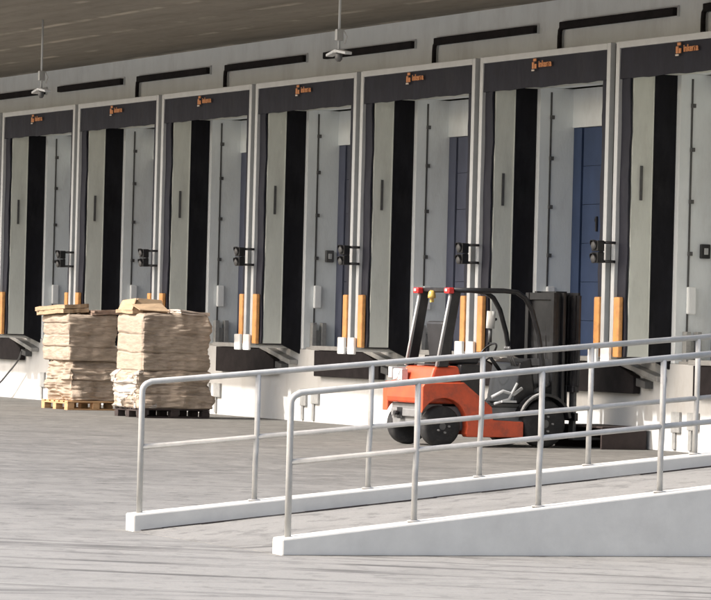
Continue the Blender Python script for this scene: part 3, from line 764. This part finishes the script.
# ramp slab between the kerbs: its surface runs a hand below the kerb tops
m = MB(); a, b = .003, off-KW-.003
sl = [(0, .004), (RL, SL*RL-.0)]
lo = [rp(FS, 0, a, -.05), rp(FS, sh, b, -.05), rp(FS, RL, b, -.05), rp(FS, RL, a, -.05)]
hi = [rp(FS, 0.0, a, .002), rp(FS, sh, b, .002), rp(FS, RL, b, SL*RL-.01), rp(FS, RL, a, SL*RL-.01)]
A = m.verts(lo); B = m.verts(hi)
for f in ((A[::-1]), (B), [A[0],A[1],B[1],B[0]], [A[1],A[2],B[2],B[1]], [A[2],A[3],B[3],B[2]], [A[3],A[0],B[0],B[3]]): m.bm.faces.new(f)
m.build('ramp_slab', 'ground', ramp, origin=RO)
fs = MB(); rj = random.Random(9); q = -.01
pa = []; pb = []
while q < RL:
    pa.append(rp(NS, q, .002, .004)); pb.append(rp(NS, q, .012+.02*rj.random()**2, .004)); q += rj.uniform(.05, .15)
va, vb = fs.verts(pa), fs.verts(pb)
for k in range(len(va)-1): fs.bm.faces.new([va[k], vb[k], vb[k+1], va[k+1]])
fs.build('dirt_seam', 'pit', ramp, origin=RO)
jt = MB(); rj = random.Random(3); q = .05
while q < RL-.1:
    l = rj.uniform(.08, .4); a0, a1 = rj.uniform(.0, .02), rj.uniform(.03, .07); z = lambda u: .002+(SL*RL-.012)*u/RL+.004
    jt.prism([rp(FS, q, .004+a0, z(q)), rp(FS, q, a1, z(q)), rp(FS, q+l, a1+rj.uniform(-.02, .02), z(q+l)), rp(FS, q+l, .004+a0, z(q+l))], (0, 0, .003))
    q += l*.98
jt.build('tar_joint', 'pit', ramp, origin=RO)
# level landing behind the ramp
m = MB(); m.prism([rp(FS, RL+.003, -KW, -.05), rp(FS, RL+.003, off, -.05), rp(FS, RL+3, off, -.05), rp(FS, RL+3, -KW, -.05)], (0, 0, SL*RL+.05)); m.build('landing', 'kerb', ramp, origin=RO)

def railing(base, label, nposts, first=.07, step=.865, kz=.105, SL=.119, tz=1.024, ts=.108, mz=.583, ms=.104):
    t = empty('handrail', rp(base, first, -KW/2), label, 'railing', 'tubular railings of the access ramp')
    O = tuple(t.location); r = .0215
    zt = lambda s: tz+ts*s; zm = lambda s: mz+ms*s; zk = lambda s: kz+SL*s
    e = first+step*(nposts-1)+.4
    c = .065
    pts = [rp(base, first, -KW/2, zk(first)), rp(base, first, -KW/2, zt(first)-c)]
    for i in range(1, 6):
        a = math.pi/2*i/6; pts.append(rp(base, first+c*(1-math.cos(a)), -KW/2, zt(first)-c+c*math.sin(a)))
    pts += [rp(base, first+c, -KW/2, zt(first+c)), rp(base, e, -KW/2, zt(e))]
    m = MB(); m.tube(pts, r, 14); m.build('top_rail', 'galv', t, origin=O)
    m = MB(); m.tube([rp(base, first+.0, -KW/2, zm(first)), rp(base, e, -KW/2, zm(e))], r*.86, 12); m.build('mid_rail', 'galv', t, origin=O)
    for i in range(1, nposts):
        s = first+step*i
        m = MB(); m.tube([rp(base, s-.007, -KW/2-.0, zk(s)), rp(base, s-.007, -KW/2-.0, zm(s)-.16), rp(base, s-.003, -KW/2, zm(s)-.08), rp(base, s, -KW/2, zm(s)), rp(base, s, -KW/2, zt(s)-.005)], r*.92, 12)
        m.lathe(rp(base, s-.007, -KW/2, zk(s)-.002), (0, 0, 1), [(.045, 0), (.045, .008), (.03, .012)], 16)
        m.build('post', 'galv', t, origin=O)
railing(NS, 'nearer galvanised tube railing on the tall near side of the ramp', 5)
railing(FS, 'farther galvanised tube railing on the far kerb of the ramp', 7, .07, .85, .12, .109, 1.036, .0965, .58, .098)

# ------------------------------------------------------------------ camera
CX, CY, CZ, YAW, PIT, ROL = 61.0917709, -23.0069603, 1.48336662, .457549676, .00677953649, .0251723598
F = Vector((-math.cos(YAW)*math.cos(PIT), math.sin(YAW)*math.cos(PIT), math.sin(PIT)))
R = F.cross(Vector((0, 0, 1))).normalized(); U = R.cross(F)
R2 = R*math.cos(ROL) + U*math.sin(ROL); U2 = U*math.cos(ROL) - R*math.sin(ROL)
cam = bpy.data.cameras.new('camera'); co = bpy.data.objects.new('camera', cam); COL.objects.link(co)
cam.sensor_fit = 'HORIZONTAL'; cam.sensor_width = 36; cam.lens = 36*3650/711
cam.clip_start = .5; cam.clip_end = 3000
mw = Matrix((R2, U2, -F)).transposed().to_4x4(); mw.translation = (CX, CY, CZ); co.matrix_world = mw
scene.camera = co
def on_y(px, py, yy):
    r = F + R2*(px-355.5)/3650 - U2*(py-300)/3650; t = (yy-CY)/r.y; return Vector((CX, CY, CZ)) + r*t
a = on_y(41, 97, -3.5); lp.location = (a.x, a.y, ZC-1.12)
a = on_y(338.5, 65, -3.5); LP2.location = (a.x, a.y, ZC-1.12)
LP2.location.z = lp.location.z = 4.76
print('lamps', lp.location, LP2.location, on_y(338.5, 65, -3.5), on_y(41, 97, -3.5))

# ------------------------------------------------------------------ light
world = bpy.data.worlds.new('World'); scene.world = world; world.use_nodes = True
wn = world.node_tree
sky = wn.nodes.new('ShaderNodeTexSky'); sky.sky_type = 'NISHITA'; sky.sun_disc = False
to_sun = Vector((-.17, -1.0, .91)).normalized()
el = math.asin(to_sun.z)
sky.sun_elevation = el; sky.sun_rotation = math.atan2(to_sun.x, to_sun.y)
sky.air_density = 1.0; sky.dust_density = 5; sky.ozone_density = .3
bg = wn.nodes['Background']; bg.inputs['Strength'].default_value = .15
wn.links.new(sky.outputs['Color'], bg.inputs['Color'])
sun = bpy.data.lights.new('sun', 'SUN'); sun.energy = 2.2; sun.angle = math.radians(.5); sun.color = (1, .975, .945)
so = bpy.data.objects.new('sun', sun); COL.objects.link(so); so.location = (0, -40, 40)
so.rotation_euler = (-to_sun).to_track_quat('-Z', 'Y').to_euler()
scene.view_settings.view_transform = 'Standard'; scene.view_settings.look = 'None'
scene.view_settings.gamma = 1; scene.view_settings.use_curve_mapping = False
scene.view_settings.exposure = 1.25
scene.cycles.max_bounces = 10; scene.cycles.diffuse_bounces = 6
